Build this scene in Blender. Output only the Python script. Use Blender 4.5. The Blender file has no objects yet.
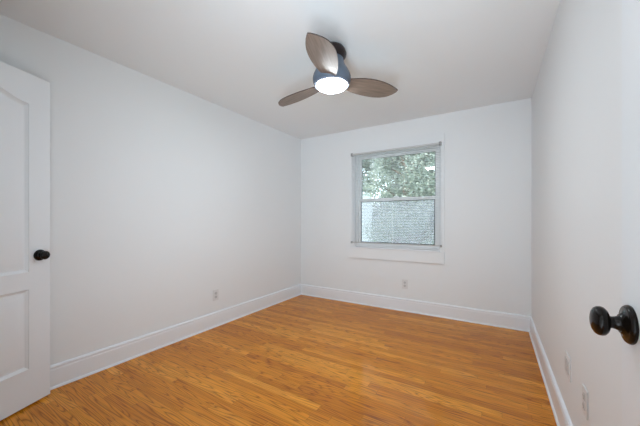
import bpy, bmesh, math, random
from mathutils import Vector, Matrix, noise

# ------------------------------------------------------------------ scene, camera, world, light
scene = bpy.context.scene
COL = scene.collection
R = math.radians
XL, XR, YB, H = -2.617, 0.325, 3.699, 2.44        # room: left wall, right wall, back wall, ceiling height
CAM = Vector((0.0, 0.0, 1.1605))
FPX, YAW, HORIZON = 286.28, 0.54862, 220.5

scene.view_settings.view_transform = 'Standard'
scene.view_settings.look = 'None'
scene.view_settings.gamma = 1.0
scene.view_settings.use_curve_mapping = False
scene.view_settings.exposure = 0.08

cd = bpy.data.cameras.new('camera')
cd.sensor_fit = 'HORIZONTAL'
cd.sensor_width = 36.0
cd.lens = FPX * 36.0 / 640.0
cd.shift_y = (HORIZON - 213.0) / 640.0
cd.clip_start = 0.02
cam = bpy.data.objects.new('camera', cd)
COL.objects.link(cam)
cam.location = CAM
cam.rotation_euler = (R(90), 0, YAW)
scene.camera = cam

world = bpy.data.worlds.new('sky')
scene.world = world
world.use_nodes = True
wn = world.node_tree
wn.nodes.clear()
w_out = wn.nodes.new('ShaderNodeOutputWorld')
w_bg = wn.nodes.new('ShaderNodeBackground')
w_bg.inputs['Color'].default_value = (0.80, 0.89, 1.0, 1)
w_bg.inputs['Strength'].default_value = 4.6
wn.links.new(w_bg.outputs[0], w_out.inputs[0])

sd = bpy.data.lights.new('sun', 'SUN')
sd.energy = 3.0
sd.angle = R(6)
sd.color = (1.0, 0.96, 0.9)
sun = bpy.data.objects.new('sun', sd)
COL.objects.link(sun)
sun.rotation_euler = (R(48), 0, R(-22))          # from behind the house, on to the trees
sun.location = (0, -3, 8)

# added fill light in the entry doorway behind the camera, evens out the room
hd = bpy.data.lights.new('doorway_fill', 'AREA')
hd.shape = 'RECTANGLE'
hd.size, hd.size_y = 0.56, 1.70
hd.energy = 29.0
hd.spread = R(122)
hd.color = (0.79, 0.91, 1.0)
fill = bpy.data.objects.new('doorway_fill', hd)
COL.objects.link(fill)
fill.location = (-0.22, -0.19, 1.12)
fill.rotation_euler = Vector((-0.48, 0.82, 0.38)).to_track_quat('-Z', 'Y').to_euler()

LAMP_STRENGTH = 76.0
LAMP_COLOR = (0.87, 0.95, 1.0)
FILL_LAMP_POWER = 20.0

# ------------------------------------------------------------------ helpers
def link(o, parent=None):
    COL.objects.link(o)
    if parent is not None:
        o.parent = parent
    return o

def obj(name, bm, mat, parent=None, smooth=False, angle=None, loc=None):
    bmesh.ops.recalc_face_normals(bm, faces=bm.faces)
    me = bpy.data.meshes.new(name)
    bm.to_mesh(me)
    bm.free()
    if mat is not None:
        for m in (mat if isinstance(mat, (list, tuple)) else [mat]):
            me.materials.append(m)
    if smooth:
        me.polygons.foreach_set('use_smooth', [True] * len(me.polygons))
        if angle is not None:
            me.set_sharp_from_angle(angle=R(angle))
    o = bpy.data.objects.new(name, me)
    link(o, parent)
    if loc is not None:
        o.location = loc
    return o

def empty(name, loc=(0, 0, 0), rotz=0.0):
    o = bpy.data.objects.new(name, None)
    o.empty_display_size = 0.05
    o.location = loc
    o.rotation_euler = (0, 0, rotz)
    return link(o)

def tag(o, label, cat, group=None, kind=None):
    o['label'] = label
    o['category'] = cat
    if group:
        o['group'] = group
    if kind:
        o['kind'] = kind
    return o

def struct(o, label, cat):
    return tag(o, label, cat, kind='structure')

def bx(bm, x0, x1, y0, y1, z0, z1, bevel=0.0, mat=0, seg=2):
    m = Matrix.Translation(((x0 + x1) / 2, (y0 + y1) / 2, (z0 + z1) / 2)) @ Matrix.Diagonal((x1 - x0, y1 - y0, z1 - z0, 1))
    r = bmesh.ops.create_cube(bm, size=1.0, matrix=m)
    vs = r['verts']
    if bevel > 0:
        es = list({e for v in vs for e in v.link_edges})
        bmesh.ops.bevel(bm, geom=es, offset=bevel, segments=seg, profile=0.5, affect='EDGES')
    if mat:
        for f in bm.faces:
            if all(v in vs for v in f.verts):
                f.material_index = mat
    return bm

def boxes(*bs, bevel=0.0):
    bm = bmesh.new()
    for b in bs:
        bx(bm, *b, bevel=bevel)
    return bm

def lathe(profile, seg=48, axis=None, origin=(0, 0, 0), close=True, sx=1.0, sy=1.0):
    """profile: list of (r, t); turned about axis (default +z) through origin."""
    bm = bmesh.new()
    ax = Vector(axis or (0, 0, 1)).normalized()
    q = Vector((0, 0, 1)).rotation_difference(ax)
    rings = []
    for r, t in profile:
        if r < 1e-6:
            rings.append([bm.verts.new(q @ Vector((0, 0, t)) + Vector(origin))])
        else:
            rings.append([bm.verts.new(q @ Vector((r * sx * math.cos(2 * math.pi * k / seg), r * sy * math.sin(2 * math.pi * k / seg), t)) + Vector(origin)) for k in range(seg)])
    for a, b in zip(rings, rings[1:]):
        for k in range(seg):
            k2 = (k + 1) % seg
            if len(a) == 1 and len(b) == 1:
                continue
            if len(a) == 1:
                bm.faces.new((a[0], b[k], b[k2]))
            elif len(b) == 1:
                bm.faces.new((a[k], a[k2], b[0]))
            else:
                bm.faces.new((a[k], a[k2], b[k2], b[k]))
    if close:
        if len(rings[0]) > 1:
            bm.faces.new(rings[0])
        if len(rings[-1]) > 1:
            bm.faces.new(rings[-1])
    return bm

def tube(bm, pts, radii, seg=8):
    """a tapering tube through pts"""
    prev = None
    for i, (p, r) in enumerate(zip(pts, radii)):
        p = Vector(p)
        d = (Vector(pts[min(i + 1, len(pts) - 1)]) - Vector(pts[max(i - 1, 0)])).normalized()
        q = Vector((0, 0, 1)).rotation_difference(d)
        ring = [bm.verts.new(p + q @ Vector((r * math.cos(2 * math.pi * k / seg), r * math.sin(2 * math.pi * k / seg), 0))) for k in range(seg)]
        if prev:
            for k in range(seg):
                bm.faces.new((prev[k], prev[(k + 1) % seg], ring[(k + 1) % seg], ring[k]))
        else:
            bm.faces.new(ring)
        prev = ring
    bm.faces.new(prev)

def prism(bm, poly, fn):
    """a polygon (list of 2-tuples) swept between two ends; fn(p, end) gives the 3-D point"""
    a = [bm.verts.new(fn(p, 0)) for p in poly]
    b = [bm.verts.new(fn(p, 1)) for p in poly]
    n = len(poly)
    for k in range(n):
        bm.faces.new((a[k], a[(k + 1) % n], b[(k + 1) % n], b[k]))
    bm.faces.new(a)
    bm.faces.new(list(reversed(b)))

# ------------------------------------------------------------------ materials
def mat(name, color, rough=0.5, metal=0.0, spec=0.5, coat=0.0, coat_rough=0.1):
    m = bpy.data.materials.new(name)
    m.use_nodes = True
    b = m.node_tree.nodes['Principled BSDF']
    b.inputs['Base Color'].default_value = (*color, 1)
    b.inputs['Roughness'].default_value = rough
    b.inputs['Metallic'].default_value = metal
    b.inputs['Specular IOR Level'].default_value = spec
    b.inputs['Coat Weight'].default_value = coat
    b.inputs['Coat Roughness'].default_value = coat_rough
    return m

class NT:
    def __init__(self, m):
        self.t = m.node_tree
        self.b = self.t.nodes['Principled BSDF']
    def n(self, kind, **kw):
        nd = self.t.nodes.new(kind)
        for k, v in kw.items():
            setattr(nd, k, v)
        return nd
    def l(self, a, b):
        self.t.links.new(a, b)
    def math(self, op, a, b=None, c=None):
        nd = self.n('ShaderNodeMath', operation=op)
        for i, v in enumerate((a, b, c)):
            if v is None:
                continue
            if isinstance(v, (int, float)):
                nd.inputs[i].default_value = v
            else:
                self.l(v, nd.inputs[i])
        return nd.outputs[0]
    def ramp(self, fac, stops):
        nd = self.n('ShaderNodeValToRGB')
        e = nd.color_ramp.elements
        e[0].position, e[0].color = stops[0][0], (*stops[0][1], 1)
        e[1].position, e[1].color = stops[-1][0], (*stops[-1][1], 1)
        for p, c in stops[1:-1]:
            x = e.new(p)
            x.color = (*c, 1)
        self.l(fac, nd.inputs[0])
        return nd.outputs[0]

def painted(name, color, rough, bump=0.0, scale=220.0, coat=0.0):
    m = mat(name, color, rough)
    t = NT(m)
    if bump:
        tc = t.n('ShaderNodeTexCoord')
        no = t.n('ShaderNodeTexNoise')
        no.inputs['Scale'].default_value = scale
        no.inputs['Detail'].default_value = 3
        t.l(tc.outputs['Object'], no.inputs['Vector'])
        bp = t.n('ShaderNodeBump')
        bp.inputs['Strength'].default_value = bump
        bp.inputs['Distance'].default_value = 0.002
        t.l(no.outputs['Fac'], bp.inputs['Height'])
        t.l(bp.outputs[0], t.b.inputs['Normal'])
    return m

def floor_material():
    m = mat('oak_strip_floor', (0.5, 0.22, 0.06), 0.33, spec=0.0, coat=0.72, coat_rough=0.14)
    m.node_tree.nodes['Principled BSDF'].inputs['Coat IOR'].default_value = 1.5
    t = NT(m)
    tc = t.n('ShaderNodeTexCoord')
    sp = t.n('ShaderNodeSeparateXYZ')
    t.l(tc.outputs['Object'], sp.inputs[0])
    X, Y = sp.outputs[0], sp.outputs[1]
    W = 0.057
    yr = t.math('DIVIDE', Y, W)
    row = t.math('FLOOR', yr)
    fy = t.math('SUBTRACT', yr, row)
    wn1 = t.n('ShaderNodeTexWhiteNoise', noise_dimensions='1D')
    t.l(row, wn1.inputs['W'])
    off = t.math('MULTIPLY', wn1.outputs['Value'], 7.3)
    ln = t.math('MULTIPLY_ADD', wn1.outputs['Value'], 0.35, 0.75)
    xr = t.math('ADD', t.math('DIVIDE', X, ln), off)
    col = t.math('FLOOR', xr)
    fx = t.math('SUBTRACT', xr, col)
    cmb = t.n('ShaderNodeCombineXYZ')
    t.l(row, cmb.inputs[0]); t.l(col, cmb.inputs[1])
    wn2 = t.n('ShaderNodeTexWhiteNoise', noise_dimensions='3D')
    t.l(cmb.outputs[0], wn2.inputs['Vector'])
    rnd = wn2.outputs['Value']
    srgb = t.n('ShaderNodeSeparateColor')
    t.l(wn2.outputs['Color'], srgb.inputs[0])
    # cathedral grain: stretched noise, turned into rings
    gv = t.n('ShaderNodeCombineXYZ')
    t.l(t.math('MULTIPLY_ADD', srgb.outputs[1], 31.0, t.math('MULTIPLY', X, 0.55)), gv.inputs[0])
    t.l(t.math('MULTIPLY', Y, 9.0), gv.inputs[1])
    t.l(t.math('MULTIPLY', rnd, 57.0), gv.inputs[2])
    n1 = t.n('ShaderNodeTexNoise')
    n1.inputs['Scale'].default_value = 1.9
    n1.inputs['Detail'].default_value = 1.5
    n1.inputs['Roughness'].default_value = 0.4
    t.l(gv.outputs[0], n1.inputs['Vector'])
    rings = t.math('FRACT', t.math('MULTIPLY', n1.outputs['Fac'], 15.0))
    ringd = t.math('POWER', t.math('ABSOLUTE', t.math('MULTIPLY_ADD', rings, 2.0, -1.0)), 3.2)
    # fine pores
    pv = t.n('ShaderNodeCombineXYZ')
    t.l(t.math('MULTIPLY_ADD', rnd, 13.0, t.math('MULTIPLY', X, 6.0)), pv.inputs[0])
    t.l(t.math('MULTIPLY', Y, 190.0), pv.inputs[1])
    n2 = t.n('ShaderNodeTexNoise')
    n2.inputs['Scale'].default_value = 1.0
    n2.inputs['Detail'].default_value = 2.0
    t.l(pv.outputs[0], n2.inputs['Vector'])
    base = t.ramp(rnd, [(0.0, (0.50, 0.158, 0.008)), (0.35, (0.60, 0.202, 0.011)), (0.7, (0.66, 0.238, 0.015)), (0.93, (0.73, 0.285, 0.024)), (1.0, (0.78, 0.32, 0.033))])
    mul1 = t.math('MULTIPLY_ADD', ringd, -0.74, 1.17)
    mul2 = t.math('MULTIPLY_ADD', n2.outputs['Fac'], -0.80, 1.40)
    k = t.math('MULTIPLY', mul1, mul2)
    # slow blotches
    n3 = t.n('ShaderNodeTexNoise')
    n3.inputs['Scale'].default_value = 1.3
    t.l(tc.outputs['Object'], n3.inputs['Vector'])
    k = t.math('MULTIPLY', k, t.math('MULTIPLY_ADD', n3.outputs['Fac'], 0.24, 0.88))
    # seams between the strips
    ey = t.math('MINIMUM', fy, t.math('SUBTRACT', 1.0, fy))
    ex = t.math('MULTIPLY', t.math('MINIMUM', fx, t.math('SUBTRACT', 1.0, fx)), 14.0)
    seam = t.math('MINIMUM', ey, ex)
    sm = t.n('ShaderNodeMapRange')
    sm.inputs['From Min'].default_value = 0.006
    sm.inputs['From Max'].default_value = 0.026
    sm.inputs['To Min'].default_value = 0.55
    sm.inputs['To Max'].default_value = 1.0
    t.l(seam, sm.inputs['Value'])
    k = t.math('MULTIPLY', k, sm.outputs[0])
    # a few dark knots
    vo = t.n('ShaderNodeTexVoronoi')
    vo.inputs['Scale'].default_value = 1.0
    kv = t.n('ShaderNodeCombineXYZ')
    t.l(t.math('MULTIPLY', X, 1.5), kv.inputs[0]); t.l(t.math('MULTIPLY', Y, 2.6), kv.inputs[1])
    t.l(kv.outputs[0], vo.inputs['Vector'])
    kn = t.n('ShaderNodeMapRange')
    kn.inputs['From Min'].default_value = 0.015
    kn.inputs['From Max'].default_value = 0.05
    kn.inputs['To Min'].default_value = 0.45
    kn.inputs['To Max'].default_value = 1.0
    t.l(vo.outputs['Distance'], kn.inputs['Value'])
    k = t.math('MULTIPLY', k, kn.outputs[0])
    mx = t.n('ShaderNodeMix', data_type='RGBA', blend_type='MULTIPLY')
    mx.inputs['Factor'].default_value = 1.0
    cc = t.n('ShaderNodeCombineColor')
    for i, pw in enumerate((0.85, 1.0, 1.25)):
        t.l(t.math('POWER', k, pw), cc.inputs[i])
    t.l(base, mx.inputs[6]); t.l(cc.outputs[0], mx.inputs[7])
    t.l(mx.outputs[2], t.b.inputs['Base Color'])
    t.l(t.math('MULTIPLY_ADD', n2.outputs['Fac'], 0.14, 0.20), t.b.inputs['Roughness'])
    bp = t.n('ShaderNodeBump')
    bp.inputs['Strength'].default_value = 0.25
    bp.inputs['Distance'].default_value = 0.0015
    t.l(sm.outputs[0], bp.inputs['Height'])
    t.l(bp.outputs[0], t.b.inputs['Normal'])
    return m

def leaf_material(name, c1, c2, c3):
    m = mat(name, c1, 0.55)
    t = NT(m)
    g = t.n('ShaderNodeNewGeometry')
    t.l(t.ramp(g.outputs['Random Per Island'], [(0.0, c1), (0.6, c2), (1.0, c3)]), t.b.inputs['Base Color'])
    t.b.inputs['Subsurface Weight'].default_value = 0.0
    # leaves let light through
    tr = t.n('ShaderNodeBsdfTranslucent')
    t.l(t.b.inputs['Base Color'].links[0].from_socket, tr.inputs['Color'])
    ms = t.n('ShaderNodeMixShader')
    ms.inputs[0].default_value = 0.4
    out = t.t.nodes['Material Output']
    t.l(t.b.outputs[0], ms.inputs[1]); t.l(tr.outputs[0], ms.inputs[2]); t.l(ms.outputs[0], out.inputs['Surface'])
    return m

M = {}
M['wall'] = painted('wall_paint', (0.85, 0.862, 0.87), 0.62, bump=0.12)
M['ceiling'] = painted('ceiling_paint', (0.88, 0.905, 0.92), 0.8, bump=0.1)
M['trim'] = painted('trim_gloss_paint', (0.88, 0.90, 0.93), 0.30)
M['door'] = painted('door_paint', (0.835, 0.86, 0.885), 0.36, bump=0.05, scale=90)
M['floor'] = floor_material()
M['bronze'] = mat('oil_rubbed_bronze', (0.007, 0.005, 0.004), 0.16, 0.0, 0.22)
M['brass_edge'] = mat('worn_bronze_edge', (0.16, 0.08, 0.04), 0.3, 0.8)
M['vinyl'] = mat('window_vinyl', (0.95, 0.955, 0.955), 0.35)
M['gasket'] = mat('window_gasket', (0.10, 0.11, 0.12), 0.6)
M['rail'] = mat('blind_rail', (0.62, 0.61, 0.60), 0.4)
M['clip'] = mat('blind_bracket', (0.36, 0.355, 0.35), 0.45)
M['cord'] = mat('blind_cord', (0.72, 0.72, 0.72), 0.8)
M['plate'] = mat('wall_plate_plastic', (0.76, 0.76, 0.76), 0.4)
M['slot'] = mat('receptacle_slot', (0.06, 0.06, 0.06), 0.6)
M['receptacle'] = mat('receptacle_face', (0.62, 0.62, 0.62), 0.4)
M['fan_body'] = mat('fan_body_bloom_tint', (0.12, 0.155, 0.205), 0.38, 0.25, 0.5)  # bluish bloom around the light is put into the housing colour
M['canopy'] = mat('fan_canopy_bronze', (0.022, 0.014, 0.014), 0.38, 0.1, 0.35)
M['bezel'] = mat('fan_lens_bezel', (0.16, 0.19, 0.25), 0.4)
M['steel'] = mat('satin_steel', (0.5, 0.5, 0.5), 0.35, 1.0)
M['bark'] = painted('tree_bark', (0.16, 0.12, 0.09), 0.9, bump=0.6, scale=30)
M['grass'] = painted('lawn', (0.14, 0.24, 0.08), 0.9, bump=0.5, scale=60)
M['siding'] = mat('white_siding', (0.80, 0.82, 0.86), 0.6)
M['roof'] = painted('shingle_roof', (0.20, 0.19, 0.19), 0.9, bump=0.4, scale=40)

def blade_material():
    m = mat('fan_blade_walnut', (0.2, 0.14, 0.1), 0.45)
    t = NT(m)
    tc = t.n('ShaderNodeTexCoord')
    mp = t.n('ShaderNodeMapping')
    mp.inputs['Scale'].default_value = (3.0, 40.0, 8.0)
    t.l(tc.outputs['Object'], mp.inputs[0])
    no = t.n('ShaderNodeTexNoise')
    no.inputs['Scale'].default_value = 2.0
    no.inputs['Detail'].default_value = 4.0
    t.l(mp.outputs[0], no.inputs['Vector'])
    t.l(t.ramp(no.outputs['Fac'], [(0.3, (0.17, 0.125, 0.098)), (0.7, (0.27, 0.21, 0.17))]), t.b.inputs['Base Color'])
    return m
M['blade'] = blade_material()
M['blade_edge'] = mat('fan_blade_edge', (0.05, 0.032, 0.026), 0.5)

def emit(name, color, strength):
    m = bpy.data.materials.new(name)
    m.use_nodes = True
    t = m.node_tree
    b = t.nodes['Principled BSDF']
    b.inputs['Base Color'].default_value = (0.9, 0.9, 0.9, 1)
    b.inputs['Emission Color'].default_value = (*color, 1)
    b.inputs['Emission Strength'].default_value = strength
    return m
M['lens'] = emit('fan_light_lens', LAMP_COLOR, LAMP_STRENGTH)

def glass_material():
    m = bpy.data.materials.new('window_glass')
    m.use_nodes = True
    t = m.node_tree
    t.nodes.clear()
    out = t.nodes.new('ShaderNodeOutputMaterial')
    tr = t.nodes.new('ShaderNodeBsdfTransparent')
    tr.inputs[0].default_value = (0.93, 0.96, 0.96, 1)
    gl = t.nodes.new('ShaderNodeBsdfGlossy')
    gl.inputs['Roughness'].default_value = 0.02
    fr = t.nodes.new('ShaderNodeFresnel')
    fr.inputs[0].default_value = 1.45
    mx = t.nodes.new('ShaderNodeMixShader')
    t.links.new(fr.outputs[0], mx.inputs[0])
    t.links.new(tr.outputs[0], mx.inputs[1])
    t.links.new(gl.outputs[0], mx.inputs[2])
    t.links.new(mx.outputs[0], out.inputs[0])
    return m
M['glass'] = glass_material()

def screen_material():
    # fine fibreglass mesh, too fine for single threads to show: part open, part grey thread
    m = mat('insect_screen_mesh', (0.62, 0.585, 0.67), 0.7)
    t = NT(m)
    tr = t.n('ShaderNodeBsdfTransparent')
    ms = t.n('ShaderNodeMixShader')
    ms.inputs[0].default_value = 0.67
    tl = t.n('ShaderNodeBsdfTranslucent')
    tl.inputs[0].default_value = (0.62, 0.585, 0.67, 1)
    m2 = t.n('ShaderNodeMixShader')
    out = t.t.nodes['Material Output']
    t.l(t.b.outputs[0], m2.inputs[1]); t.l(tl.outputs[0], m2.inputs[2])
    t.l(m2.outputs[0], ms.inputs[1]); t.l(tr.outputs[0], ms.inputs[2]); t.l(ms.outputs[0], out.inputs['Surface'])
    return m
M['screen'] = screen_material()

def slat_material():
    m = mat('blind_slat_vinyl', (0.80, 0.81, 0.82), 0.45)
    t = NT(m)
    tr = t.n('ShaderNodeBsdfTranslucent')
    tr.inputs[0].default_value = (0.8, 0.81, 0.82, 1)
    ms = t.n('ShaderNodeMixShader')
    ms.inputs[0].default_value = 0.55
    out = t.t.nodes['Material Output']
    t.l(t.b.outputs[0], ms.inputs[1]); t.l(tr.outputs[0], ms.inputs[2]); t.l(ms.outputs[0], out.inputs['Surface'])
    return m
M['slat'] = slat_material()

# ------------------------------------------------------------------ room shell
T = 0.12
# openings
WX0, WX1, WZ0, WZ1 = -1.672, -0.572, 0.800, 2.085           # window in the back wall
EX0, EX1 = -0.545, 0.250                                     # entry doorway (the photographer stands in it)
CX0, CX1 = -2.262, -1.545                                    # closet doorway
DZ = 2.075
YF = 0.0                                                     # room face of the near wall

struct(obj('floor', boxes((XL - 0.3, XR + 0.3, -1.5, YB + 0.05, -0.1, 0.0)), M['floor']),
       'honey coloured oak strip floor running across the empty room', 'floor')
struct(obj('ceiling', boxes((XL - 0.3, XR + 0.3, -1.5, YB + T, H, H + 0.12)), M['ceiling']),
       'flat pale grey white painted ceiling over the room', 'ceiling')
struct(obj('wall_left', boxes((XL - T, XL, YF - T, YB + T, 0, H)), M['wall']),
       'long plain white wall beside the arched panel door', 'wall')
struct(obj('wall_right', boxes((XR, XR + T, YF - T, YB + T, 0, H)), M['wall']),
       'white wall with two low wall plates behind the open knobbed door', 'wall')
struct(obj('wall_back', boxes((XL, WX0, YB, YB + T, 0, H), (WX1, XR, YB, YB + T, 0, H),
                              (WX0, WX1, YB, YB + T, 0, WZ0), (WX0, WX1, YB, YB + T, WZ1, H)), M['wall']),
       'white end wall holding the window with the mini blind', 'wall')
struct(obj('wall_front', boxes((XL, CX0 - 0.02, YF - T, YF, 0, H), (CX1 + 0.02, EX0 - 0.02, YF - T, YF, 0, H),
                               (EX1 + 0.02, XR, YF - T, YF, 0, H), (CX0 - 0.02, CX1 + 0.02, YF - T, YF, DZ, H),
                               (EX0 - 0.02, EX1 + 0.02, YF - T, YF, DZ, H)), M['wall']),
       'white near wall with the entry and closet doorways', 'wall')
# hallway behind the entry and the closet box
struct(obj('wall_hallway', boxes((XL - 0.3, XR + 0.3, -1.5, -1.4, 0, H), (XR + 0.2, XR + 0.3, -1.4, YF - T, 0, H),
                                 (CX1 + 0.2, CX1 + 0.3, -1.4, YF - T, 0, H), (XL - 0.3, XL - 0.2, -1.4, YF - T, 0, H)), M['wall']),
       'white hallway and closet walls beyond the near wall', 'wall')

def lining(n, x0, x1, label):
    return struct(obj(n, boxes((x0 - 0.02, x0, YF - T, YF, 0, DZ), (x1, x1 + 0.02, YF - T, YF, 0, DZ),
                               (x0 - 0.02, x1 + 0.02, YF - T, YF, DZ - 0.02, DZ)), M['trim']), label, 'trim')
lining('trim_1', EX0, EX1, 'white lining of the entry doorway')
lining('trim_2', CX0, CX1, 'white lining of the closet doorway')

# baseboards: flat board, stepped cap, quarter-round shoe
BASE = [(0, 0), (0.026, 0), (0.0255, 0.006), (0.022, 0.012), (0.0165, 0.0155), (0.0165, 0.128), (0.0145, 0.132),
        (0.0145, 0.140), (0.0165, 0.145), (0.0150, 0.152), (0.009, 0.158), (0.0, 0.160)]
def baseboard(n, fn, label):
    bm = bmesh.new()
    prism(bm, BASE, fn)
    return struct(obj(n, bm, M['trim']), label, 'baseboard')
baseboard('baseboard_left', lambda p, e: (XL + p[0], (YF, YB)[e], p[1]), 'tall white baseboard along the long wall by the panel door')
baseboard('baseboard_right', lambda p, e: (XR - p[0], (YF, YB)[e], p[1]), 'tall white baseboard under the two low wall plates')
baseboard('baseboard_back', lambda p, e: ((XL, XR)[e], YB - p[0], p[1]), 'tall white baseboard under the window wall')

# ------------------------------------------------------------------ window
w = empty('window_1', (0, 0, 0))
struct(w, 'white double hung window looking out on green trees', 'window')
YW = YB + 0.012                          # room face of the vinyl frame sits just inside the wall
YS = YB + 0.045                          # room face of the lower sash
FR = 0.028
obj('window_frame', boxes((WX0, WX0 + FR, YW, YB + T, WZ0, WZ1), (WX1 - FR, WX1, YW, YB + T, WZ0, WZ1),
                          (WX0 + FR, WX1 - FR, YW, YB + T, WZ1 - FR, WZ1), (WX0 + FR, WX1 - FR, YW, YB + T, WZ0, WZ0 + 0.022), bevel=0.003), M['vinyl'], w)
SX0, SX1 = WX0 + FR, WX1 - FR
def sash(name, y0, z0, z1, stile, top, bot):
    s = obj(name, boxes((SX0, SX0 + stile, y0, y0 + 0.03, z0, z1), (SX1 - stile, SX1, y0, y0 + 0.03, z0, z1),
                        (SX0 + stile, SX1 - stile, y0, y0 + 0.03, z1 - top, z1), (SX0 + stile, SX1 - stile, y0, y0 + 0.03, z0, z0 + bot), bevel=0.003), M['vinyl'], w)
    gx0, gx1, gz0, gz1 = SX0 + stile, SX1 - stile, z0 + bot, z1 - top
    obj('glass_pane', boxes((gx0 - 0.004, gx1 + 0.004, y0 + 0.013, y0 + 0.017, gz0 - 0.004, gz1 + 0.004)), M['glass'], s)
    g = 0.0095 if name == 'lower_sash' else 0.006
    obj('gasket', boxes((gx0, gx0 + g, y0 + 0.004, y0 + 0.012, gz0, gz1), (gx1 - g, gx1, y0 + 0.004, y0 + 0.012, gz0, gz1),
                        (gx0 + g, gx1 - g, y0 + 0.004, y0 + 0.012, gz1 - g, gz1), (gx0 + g, gx1 - g, y0 + 0.004, y0 + 0.012, gz0, gz0 + g)), M['gasket'], s)
    return s
sash('lower_sash', YS, WZ0 + 0.022, 1.465, 0.030, 0.040, 0.034)
sash('upper_sash', YS + 0.034, 1.420, WZ1 - FR, 0.030, 0.034, 0.040)
scr = obj('screen_frame', boxes((SX0, SX0 + 0.012, YB + 0.094, YB + 0.102, WZ0 + 0.022, 1.45), (SX1 - 0.012, SX1, YB + 0.094, YB + 0.102, WZ0 + 0.022, 1.45),
                              (SX0 + 0.012, SX1 - 0.012, YB + 0.094, YB + 0.102, 1.438, 1.45), (SX0 + 0.012, SX1 - 0.012, YB + 0.094, YB + 0.102, WZ0 + 0.022, WZ0 + 0.034)), M['vinyl'], w)
obj('insect_screen', boxes((SX0 + 0.01, SX1 - 0.01, YB + 0.0975, YB + 0.0982, WZ0 + 0.03, 1.442)), M['screen'], scr)
bm = boxes((-1.16, -1.08, YS - 0.004, YS + 0.028, 1.4652, 1.474), bevel=0.002)
bx(bm, -1.135, -1.085, YS - 0.012, YS + 0.002, 1.474, 1.482, bevel=0.002)
obj('sash_lock', bm, M['vinyl'], w)

CASL, CASR, CAST, CASB = -1.764, -0.515, 2.205, 0.640
CT = 0.014
struct(obj('trim_3', boxes((CASL, WX0, YB - CT, YB, WZ0 - 0.02, WZ1), (WX1, CASR, YB - CT, YB, WZ0 - 0.02, WZ1), (CASL, CASR, YB - CT, YB, WZ1, CAST), bevel=0.0025), M['wall']),
       'flat casing around the window painted like the wall', 'trim')
struct(obj('trim_4', boxes((CASL, CASR, YB - 0.030, YB, CASB, WZ0 - 0.02), bevel=0.0025), M['wall']),
       'wide flat apron board under the window', 'trim')
struct(obj('trim_5', boxes((WX0 + 0.001, WX1 - 0.001, YB - 0.042, YB + 0.04, WZ0 - 0.018, WZ0), bevel=0.003), M['trim']),
       'narrow white stool ledge at the bottom of the window', 'trim')

# ------------------------------------------------------------------ mini blind, outside mounted
BX0, BX1 = -1.725, -0.545
BYF, BYB = YB - CT - 0.034, YB - CT - 0.006
BYC = (BYF + BYB) / 2
bl = empty('window_blind', (0, 0, 0))
tag(bl, 'white mini blind with open slats hanging in front of the window', 'blind')
obj('head_rail', boxes((BX0 + 0.012, BX1 - 0.012, BYF, BYB, 2.070, 2.092), bevel=0.002), M['rail'], bl)
for xx in (BX0, BX1 - 0.026):
    obj('bracket', boxes((xx, xx + 0.026, BYF - 0.005, YB - CT, 2.060, 2.100), bevel=0.002), M['clip'], bl)
bm = bmesh.new()
NS, ZS0, ZS1 = 60, 0.880, 2.054
tilt = R(-5)
for i in range(NS):
    z = ZS0 + (ZS1 - ZS0) * i / (NS - 1)
    poly = []
    for k in range(5):
        u = (k / 4 - 0.5) * 0.0175
        poly.append((u, 0.0014 * (1 - (2 * k / 4 - 1) ** 2)))
    poly += [(u, h - 0.0004) for u, h in reversed(poly)]
    def fn(p, e, z=z):
        return ((BX0 + 0.004, BX1 - 0.004)[e], BYC + p[0] * math.cos(tilt), z + p[1] + p[0] * math.sin(tilt))
    prism(bm, poly, fn)
obj('slats', bm, M['slat'], bl)
obj('bottom_rail', boxes((BX0 + 0.003, BX1 - 0.003, BYC - 0.011, BYC + 0.011, 0.850, 0.862), bevel=0.003), M['rail'], bl)
for xx in (BX0 - 0.003, BX1 - 0.015):
    obj('hold_down_bracket', boxes((xx, xx + 0.018, BYF - 0.002, YB - CT, 0.842, 0.868), bevel=0.002), M['clip'], bl)
for xx in (BX0 + 0.14, (BX0 + BX1) / 2, BX1 - 0.14):
    bm = bmesh.new()
    for yy in (BYC - 0.0132, BYC + 0.0132):
        tube(bm, [(xx, yy, 0.856), (xx, yy, 2.07)], [0.0007, 0.0007], 6)
    obj('ladder_cord', bm, M['cord'], bl)

# ------------------------------------------------------------------ doors
def arch(u, rise):
    return rise * 0.5 * (1 - math.cos(math.pi * min(1.0, u)))

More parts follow.
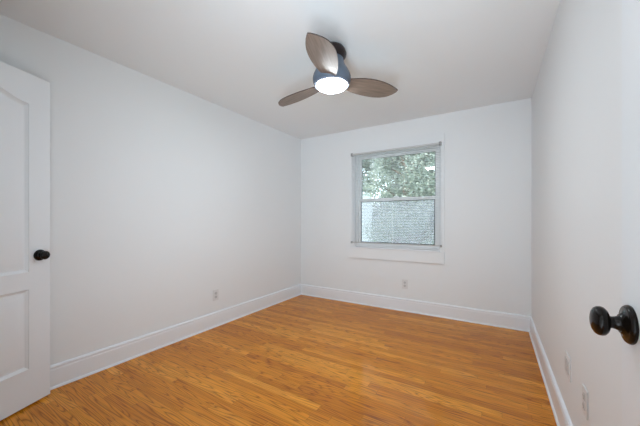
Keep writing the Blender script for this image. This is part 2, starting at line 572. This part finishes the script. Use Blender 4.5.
def door_mesh(width, z0, z1, thick, stile, rails, rise):
    """slab in local coords: x along the width from the hinge edge, y through the thickness, z up; two moulded panels, arched top."""
    bm = bmesh.new()
    lo_b, lo_t, up_b, up_t = rails
    N = 24
    xs = [stile + (width - 2 * stile) * k / N for k in range(N + 1)]
    hw = (width - 2 * stile) / 2
    def top(x, inset=0.0):
        u = 1 - abs(x - width / 2) / (hw - inset) if hw > inset else 1
        return up_t - inset + arch(max(0.0, u), rise)
    def quad(y, pts):
        bm.faces.new([bm.verts.new((x, y, z)) for x, z in pts])
    for y, s in ((0.0, 1), (thick, -1)):
        # flush stiles and rails
        quad(y, [(0, z0), (stile, z0), (stile, z1), (0, z1)])
        quad(y, [(width - stile, z0), (width, z0), (width, z1), (width - stile, z1)])
        quad(y, [(stile, z0), (width - stile, z0), (width - stile, lo_b), (stile, lo_b)])
        quad(y, [(stile, lo_t), (width - stile, lo_t), (width - stile, up_b), (stile, up_b)])
        for a, b in zip(xs, xs[1:]):
            quad(y, [(a, top(a)), (b, top(b)), (b, z1), (a, z1)])
        # panels: contour loops going in
        steps = [(0.0, 0.0), (0.002, 0.003), (0.006, 0.0052), (0.015, 0.0118), (0.019, 0.0125), (0.023, 0.0122), (0.050, 0.0038), (0.055, 0.003)]
        for which in (0, 1):
            loops = []
            for ins, dep in steps:
                x0, x1 = stile + ins, width - stile - ins
                if which == 0:
                    pts = [(x0, lo_b + ins), (x1, lo_b + ins), (x1, lo_t - ins), (x0, lo_t - ins)]
                else:
                    pts = [(x0, up_b + ins), (x1, up_b + ins)]
                    for k in range(N + 1):
                        x = x1 + (x0 - x1) * k / N
                        pts.append((x, top(x, ins)))
                loops.append([bm.verts.new((x, y + s * dep, z)) for x, z in pts])
            n = len(loops[0])
            for a, b in zip(loops, loops[1:]):
                for k in range(n):
                    bm.faces.new((a[k], a[(k + 1) % n], b[(k + 1) % n], b[k]))
            bm.faces.new(loops[-1])
    # the edges
    for p in ([(0, z0), (0, z1)], [(width, z0), (width, z1)], [(0, z0), (width, z0)], [(0, z1), (width, z1)]):
        (xa, za), (xb, zb) = p
        bm.faces.new([bm.verts.new(c) for c in ((xa, 0, za), (xb, 0, zb), (xb, thick, zb), (xa, thick, za))])
    bmesh.ops.remove_doubles(bm, verts=bm.verts, dist=0.0002)
    return bm

ROSE = [(0.0, 0.0), (0.0345, 0.0), (0.0355, 0.002), (0.0352, 0.005), (0.0325, 0.0085), (0.030, 0.0095), (0.027, 0.0092), (0.020, 0.012), (0.0165, 0.016), (0.0, 0.016)]
EGG = [(0.0, 0.012), (0.0135, 0.012), (0.0140, 0.017), (0.0120, 0.0205), (0.0108, 0.026), (0.0115, 0.0295), (0.016, 0.0305), (0.0220, 0.0330),
       (0.0262, 0.0370), (0.0275, 0.0415), (0.0268, 0.0462), (0.0238, 0.0505), (0.018, 0.0538), (0.010, 0.0558), (0.0, 0.0564)]

def build_door(name, label, hinge, direc, width, z0, z1, knob_z, backset, rails, rise, side):
    """hinge: (x, y) of the knob-side face at the hinge; direc: unit vector towards the free edge; side: +1/-1 knob on which y of the local frame"""
    a = math.atan2(direc[1], direc[0])
    d = empty(name, (hinge[0], hinge[1], 0), a)
    struct(d, label, 'door')
    th = 0.035
    slab = door_mesh(width, z0, z1, th, 0.121, rails, rise)
    if side > 0:
        bmesh.ops.translate(slab, verts=slab.verts, vec=(0, -th, 0))     # face at y=0 looks to +y
        face, back = 0.0, -th
    else:
        face, back = 0.0, th
    obj('door_slab', slab, M['door'], d, smooth=True, angle=25)
    for yy, sg in ((face, side), (back, -side)):
        k = obj('door_knob', lathe(EGG, 40, (0, sg, 0), (width - backset, yy, knob_z), sx=1.0, sy=1.0), M['bronze'], d, smooth=True, angle=45)
        obj('rosette', lathe(ROSE, 44, (0, sg, 0), (width - backset, yy, knob_z)), M['bronze'], k, smooth=True, angle=40)
    ym = (face + back) / 2
    obj('latch_plate', boxes((width - 0.0004, width + 0.0012, ym - 0.0125, ym + 0.0125, knob_z - 0.028, knob_z + 0.028)), M['bronze'], d)
    for z in (0.25, 1.05, 1.83):
        bm = bmesh.new()
        tube(bm, [(-0.006, back, z - 0.045), (-0.006, back, z + 0.045)], [0.006, 0.006], 12)
        obj('hinge', bm, M['bronze'], d)
    return d

# closet door: knob side faces the room, opened past square towards the long wall
CE = Vector((-2.518, 0.687))                       # free edge
CDIR = Vector((-math.sin(R(21.9)), math.cos(R(21.9))))
CWID = 0.71
ch = CE - CDIR * CWID
build_door('door_1', 'white two panel door with arched upper panel and dark knob', (ch.x, ch.y), CDIR, CWID, 0.012, 2.075, 0.939, 0.062,
           (0.237, 0.731, 0.840, 1.887), 0.062, -1)
# entry door: open square, knob side faces the room
EW = 0.765
build_door('door_2', 'open white door showing only its edge strip and dark egg knob', (0.2145, 0.031), Vector((0, 1)), EW, 0.012, 2.06, 0.968, 0.046,
           (0.237, 0.731, 0.840, 1.887), 0.062, 1)

# ------------------------------------------------------------------ wall plates
def plate_frame(loc, normal):
    """a thing standing on a wall: local +y points out of the wall, x along it"""
    a = math.atan2(normal[1], normal[0]) - math.pi / 2
    return empty('wall_plate', loc, a)

def plate_mesh(wd, ht):
    return boxes((-wd / 2, wd / 2, 0.0, 0.006, -ht / 2, ht / 2), bevel=0.0025)

def duplex(name, loc, normal, label):
    e = plate_frame(loc, normal)
    e.name = name
    tag(e, label, 'outlet', 'duplex outlets low on the walls')
    obj('cover_plate', plate_mesh(0.073, 0.117), M['plate'], e)
    for zc in (0.0198, -0.0198):
        r = obj('receptacle', lathe([(0.0, 0.005), (0.0168, 0.005), (0.0168, 0.0078), (0.0158, 0.0085), (0.0, 0.0085)], 28, (0, 1, 0), (0, 0, zc)), M['receptacle'], e)
        bm = boxes((-0.0075, -0.0053, 0.0080, 0.0088, zc - 0.001, zc + 0.008), (0.0053, 0.0075, 0.0080, 0.0088, zc - 0.001, zc + 0.008))
        bx(bm, -0.0025, 0.0025, 0.0080, 0.0088, zc - 0.010, zc - 0.005, bevel=0.0)
        obj('slot', bm, M['slot'], r)
    obj('screw', lathe([(0, 0.005), (0.0035, 0.005), (0.0030, 0.0072), (0, 0.0076)], 14, (0, 1, 0)), M['plate'], e)
    return e
duplex('outlet', (XL, 2.083, 0.343), (1, 0), 'white duplex outlet low on the long wall beyond the panel door')
duplex('outlet', (-0.984, YB, 0.346), (0, -1), 'white duplex outlet low on the wall below the window')
duplex('outlet', (XR, 1.602, 0.402), (-1, 0), 'white duplex outlet nearest the open entry door')
sw = plate_frame((XR, 1.935, 0.408), (-1, 0))
sw.name = 'wall_plate'
tag(sw, 'wider white two gang plate next to the outlet by the entry door', 'wall plate')
obj('cover_plate', plate_mesh(0.120, 0.117), M['plate'], sw)
for xc in (-0.023, 0.023):
    obj('rocker_insert', boxes((xc - 0.0165, xc + 0.0165, 0.004, 0.0095, -0.0335, 0.0335), bevel=0.0015), M['receptacle'], sw)

# ------------------------------------------------------------------ ceiling fan
FX, FY = -1.032, 1.855
fan = empty('ceiling_fan', (FX, FY, H))
tag(fan, 'dark flush ceiling fan with three paddle blades and a glowing round light', 'ceiling fan')
def zz(p):
    return [(r, z - H) for r, z in p]
obj('canopy', lathe(zz([(0.0, 2.440), (0.072, 2.440), (0.090, 2.430), (0.103, 2.412), (0.109, 2.392), (0.106, 2.375), (0.094, 2.360), (0.088, 2.352), (0.0, 2.352)]), 56), M['canopy'], fan, smooth=True, angle=40)
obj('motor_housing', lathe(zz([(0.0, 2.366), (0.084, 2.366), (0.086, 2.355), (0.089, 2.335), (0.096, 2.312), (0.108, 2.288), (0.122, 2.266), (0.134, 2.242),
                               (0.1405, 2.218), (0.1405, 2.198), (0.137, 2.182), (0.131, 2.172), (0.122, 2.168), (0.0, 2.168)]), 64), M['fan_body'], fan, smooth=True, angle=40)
lamp = obj('light_lens', lathe(zz([(0.0, 2.170), (0.111, 2.170), (0.1105, 2.160), (0.107, 2.150), (0.094, 2.141), (0.072, 2.134), (0.038, 2.130), (0.0, 2.129)]), 56), M['lens'], fan, smooth=True, angle=60)
obj('lens_ring', lathe(zz([(0.111, 2.170), (0.1290, 2.170), (0.1295, 2.164), (0.1255, 2.158), (0.1125, 2.159), (0.111, 2.170)]), 64, close=False), M['bezel'], fan, smooth=True, angle=50)

RIGHT = [(0.06, 0.032), (0.10, 0.043), (0.15, 0.058), (0.20, 0.070), (0.25, 0.077), (0.30, 0.079), (0.35, 0.077), (0.40, 0.070), (0.45, 0.057), (0.50, 0.039), (0.535, 0.022), (0.556, 0.010)]
LEFT = [(0.06, -0.035), (0.10, -0.052), (0.15, -0.072), (0.20, -0.089), (0.25, -0.102), (0.30, -0.111), (0.35, -0.117), (0.40, -0.118), (0.45, -0.111), (0.495, -0.092), (0.525, -0.066), (0.545, -0.034), (0.554, -0.008)]
def interp(tab, u):
    for (a, va), (b, vb) in zip(tab, tab[1:]):
        if u <= b:
            return va + (vb - va) * (u - a) / (b - a)
    return tab[-1][1]
def blade_mesh():
    bm = bmesh.new()
    pitch = R(13)
    us = [0.06 + (0.553 - 0.06) * k / 40 for k in range(41)]
    us[-3:] = [0.538, 0.548, 0.5545]
    NV = 10
    def pt(u, v, dz):
        # a little twist and a little camber
        p = pitch * (1.15 - 0.3 * (u / 0.55))
        z = -0.006 * (u / 0.55) ** 2 + 0.05 * (v * v) / 0.12
        return (u, -(v * math.cos(p)), v * math.sin(p) + z + dz)
    lay = []
    for dz in (-0.0035, 0.0035):
        g = []
        for u in us:
            a, b = interp(LEFT, u), interp(RIGHT, u)
            g.append([bm.verts.new(pt(u, a + (b - a) * k / NV, dz)) for k in range(NV + 1)])
        lay.append(g)
    for g in lay:
        for i in range(len(us) - 1):
            for k in range(NV):
                bm.faces.new((g[i][k], g[i][k + 1], g[i + 1][k + 1], g[i + 1][k]))
    lo, hi = lay
    rim = []
    n = len(us) - 1
    for i in range(n):
        rim.append(bm.faces.new((lo[i][0], lo[i + 1][0], hi[i + 1][0], hi[i][0])))
        rim.append(bm.faces.new((lo[i][NV], lo[i + 1][NV], hi[i + 1][NV], hi[i][NV])))
    for k in range(NV):
        rim.append(bm.faces.new((lo[n][k], lo[n][k + 1], hi[n][k + 1], hi[n][k])))
        rim.append(bm.faces.new((lo[0][k], lo[0][k + 1], hi[0][k + 1], hi[0][k])))
    for f in rim:
        f.material_index = 1
    return bm
b0 = None
for ang, ln in ((-104.5, 1.05), (14, 0.965), (134.5, 1.09)):
    # angle measured in the picture's plane; turned into the room's
    a = R(ang) + YAW
    if b0 is None:
        b0 = obj('blade', blade_mesh(), [M['blade'], M['blade_edge']], fan, smooth=True, angle=40)
        b = b0
    else:
        b = b0.copy()
        COL.objects.link(b)
        b.parent = fan
    b.location = (0, 0, 2.186 - H)
    b.scale = (ln, 1, 1)
    b.rotation_euler = (0, 0, a)

# unseen ceiling lamp added behind the photographer to go with the fill light
hl = empty('added_fill_lamp', (-0.35, -0.78, H))
tag(hl, 'added round fill lamp, unseen on the ceiling beyond the entry door', 'lamp')
obj('fill_lamp_base', lathe([(0, 0), (0.16, 0), (0.16, -0.03), (0.0, -0.03)], 40), M['steel'], hl, smooth=True, angle=40)
obj('fill_lamp_shade', lathe([(0.0, -0.03), (0.15, -0.03), (0.145, -0.055), (0.11, -0.08), (0.05, -0.093), (0.0, -0.095)], 40), emit('fill_lamp_glow', (1.0, 0.96, 0.92), FILL_LAMP_POWER), hl, smooth=True, angle=60)

# ------------------------------------------------------------------ outside
GZ = -0.55
struct(obj('ground', boxes((-24, 12, YB + T + 0.05, 34, GZ - 0.1, GZ)), M['grass']), 'lawn outside the window', 'ground')

def tree(name, loc, trunk_h, spread, n_leaf, leaf, mats, label, seed, group='trees outside the window', low=0.1):
    rng = random.Random(seed)
    e = empty(name, loc)
    tag(e, label, 'tree', group)
    bm = bmesh.new()
    top = trunk_h
    tube(bm, [(0, 0, 0), (0.05, 0.02, top * 0.3), (-0.04, 0.05, top * 0.65), (0.03, 0.0, top)], [0.16, 0.12, 0.08, 0.03], 10)
    blobs = []
    for k in range(26):
        zf = low + (1 - low) * rng.random()
        r = spread * (0.35 + 0.65 * math.sin(math.pi * min(1, 0.15 + 0.8 * zf)))
        a = rng.random() * 2 * math.pi
        rr = r * math.sqrt(rng.random())
        c = Vector((rr * math.cos(a), rr * math.sin(a), top * (0.12 + 1.0 * zf)))
        blobs.append((c, spread * (0.28 + 0.2 * rng.random())))
        zb = max(0.15, c.z - rr * 0.7)
        tube(bm, [(0, 0, min(zb, top * 0.95)), tuple(c * 0.5 + Vector((0, 0, zb * 0.5))), tuple(c)], [0.035, 0.022, 0.008], 6)
    obj('trunk', bm, M['bark'], e)
    bm = bmesh.new()
    for i in range(n_leaf):
        c, r = rng.choice(blobs)
        d = Vector((rng.gauss(0, 1), rng.gauss(0, 1), rng.gauss(0, 1))).normalized() * r * rng.random() ** 0.4
        p = c + d
        s = leaf * (0.6 + 0.8 * rng.random())
        q = Vector((0, 0, 1)).rotation_difference(Vector((rng.gauss(0, .8), rng.gauss(0, .8), rng.gauss(0.6, .6))).normalized())
        t = rng.random() * 6.28
        ux = q @ Vector((math.cos(t), math.sin(t), 0))
        uy = q @ Vector((-math.sin(t), math.cos(t), 0))
        up = q @ Vector((0, 0, 1))
        v = [bm.verts.new(p - ux * s), bm.verts.new(p + uy * s * 0.45 + up * s * 0.1), bm.verts.new(p + ux * s), bm.verts.new(p - uy * s * 0.45 + up * s * 0.1)]
        bm.faces.new(v)
    obj('foliage', bm, mats, e)
    return e
LEAF1 = leaf_material('leaf_mid', (0.24, 0.295, 0.25), (0.32, 0.36, 0.31), (0.50, 0.52, 0.43))  # both leaf greens greyed: outdoor haze is put into the colour
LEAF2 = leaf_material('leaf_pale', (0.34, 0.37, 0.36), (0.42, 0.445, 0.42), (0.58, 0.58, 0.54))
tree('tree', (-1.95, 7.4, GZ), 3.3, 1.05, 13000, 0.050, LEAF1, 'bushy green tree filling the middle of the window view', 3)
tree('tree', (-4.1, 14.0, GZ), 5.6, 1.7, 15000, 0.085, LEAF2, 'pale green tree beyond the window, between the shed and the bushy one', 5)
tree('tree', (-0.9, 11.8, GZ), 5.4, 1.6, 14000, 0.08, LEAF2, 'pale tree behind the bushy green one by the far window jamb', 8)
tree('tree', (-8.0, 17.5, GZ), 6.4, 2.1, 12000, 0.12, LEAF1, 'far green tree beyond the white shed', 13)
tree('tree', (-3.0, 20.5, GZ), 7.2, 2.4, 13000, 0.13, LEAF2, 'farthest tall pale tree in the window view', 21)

# a long hedge at the end of the lawn
rng = random.Random(77)
hg = empty('hedge', (-7.0, 24.5, GZ))
tag(hg, 'long clipped hedge closing the lawn behind the trees', 'hedge')
bm = bmesh.new()
for k in range(14):
    x = -6.5 + k
    tube(bm, [(x, 0, 0), (x + 0.05, 0.05, 1.2), (x - 0.1, 0, 2.9)], [0.07, 0.05, 0.02], 6)
obj('trunk', bm, M['bark'], hg)
bm = bmesh.new()
for k in range(14000):
    p = Vector((rng.uniform(-7.4, 7.4), rng.uniform(-0.8, 0.8), rng.uniform(0.05, 3.3 + 0.25 * math.sin(k))))
    s_ = rng.uniform(0.07, 0.16)
    q = Vector((0, 0, 1)).rotation_difference(Vector((rng.gauss(0, .8), rng.gauss(-.4, .6), rng.gauss(0.3, .6))).normalized())
    bm.faces.new([bm.verts.new(p + q @ Vector(c) * s_) for c in ((-1, 0, 0), (0, .5, .1), (1, 0, 0), (0, -.5, .1))])
obj('foliage', bm, LEAF1, hg)

# white shed, its corner just inside the lower sash
sh = empty('garden_shed', (-5.11, 8.3, GZ))
tag(sh, 'flat roofed white clad shed showing at the edge of the lower window sash', 'shed')
bm = boxes((-1.2, 1.05, 0, 2.2, 0, 2.65))
for k in range(16):
    bx(bm, -1.2, 1.06, -0.012, 0.0, 0.02 + k * 0.165, 0.165 + k * 0.165)
obj('wall', bm, M['siding'], sh)
obj('roof', boxes((-1.25, 1.09, -0.06, 2.26, 2.65, 2.74), bevel=0.01), M['siding'], sh)
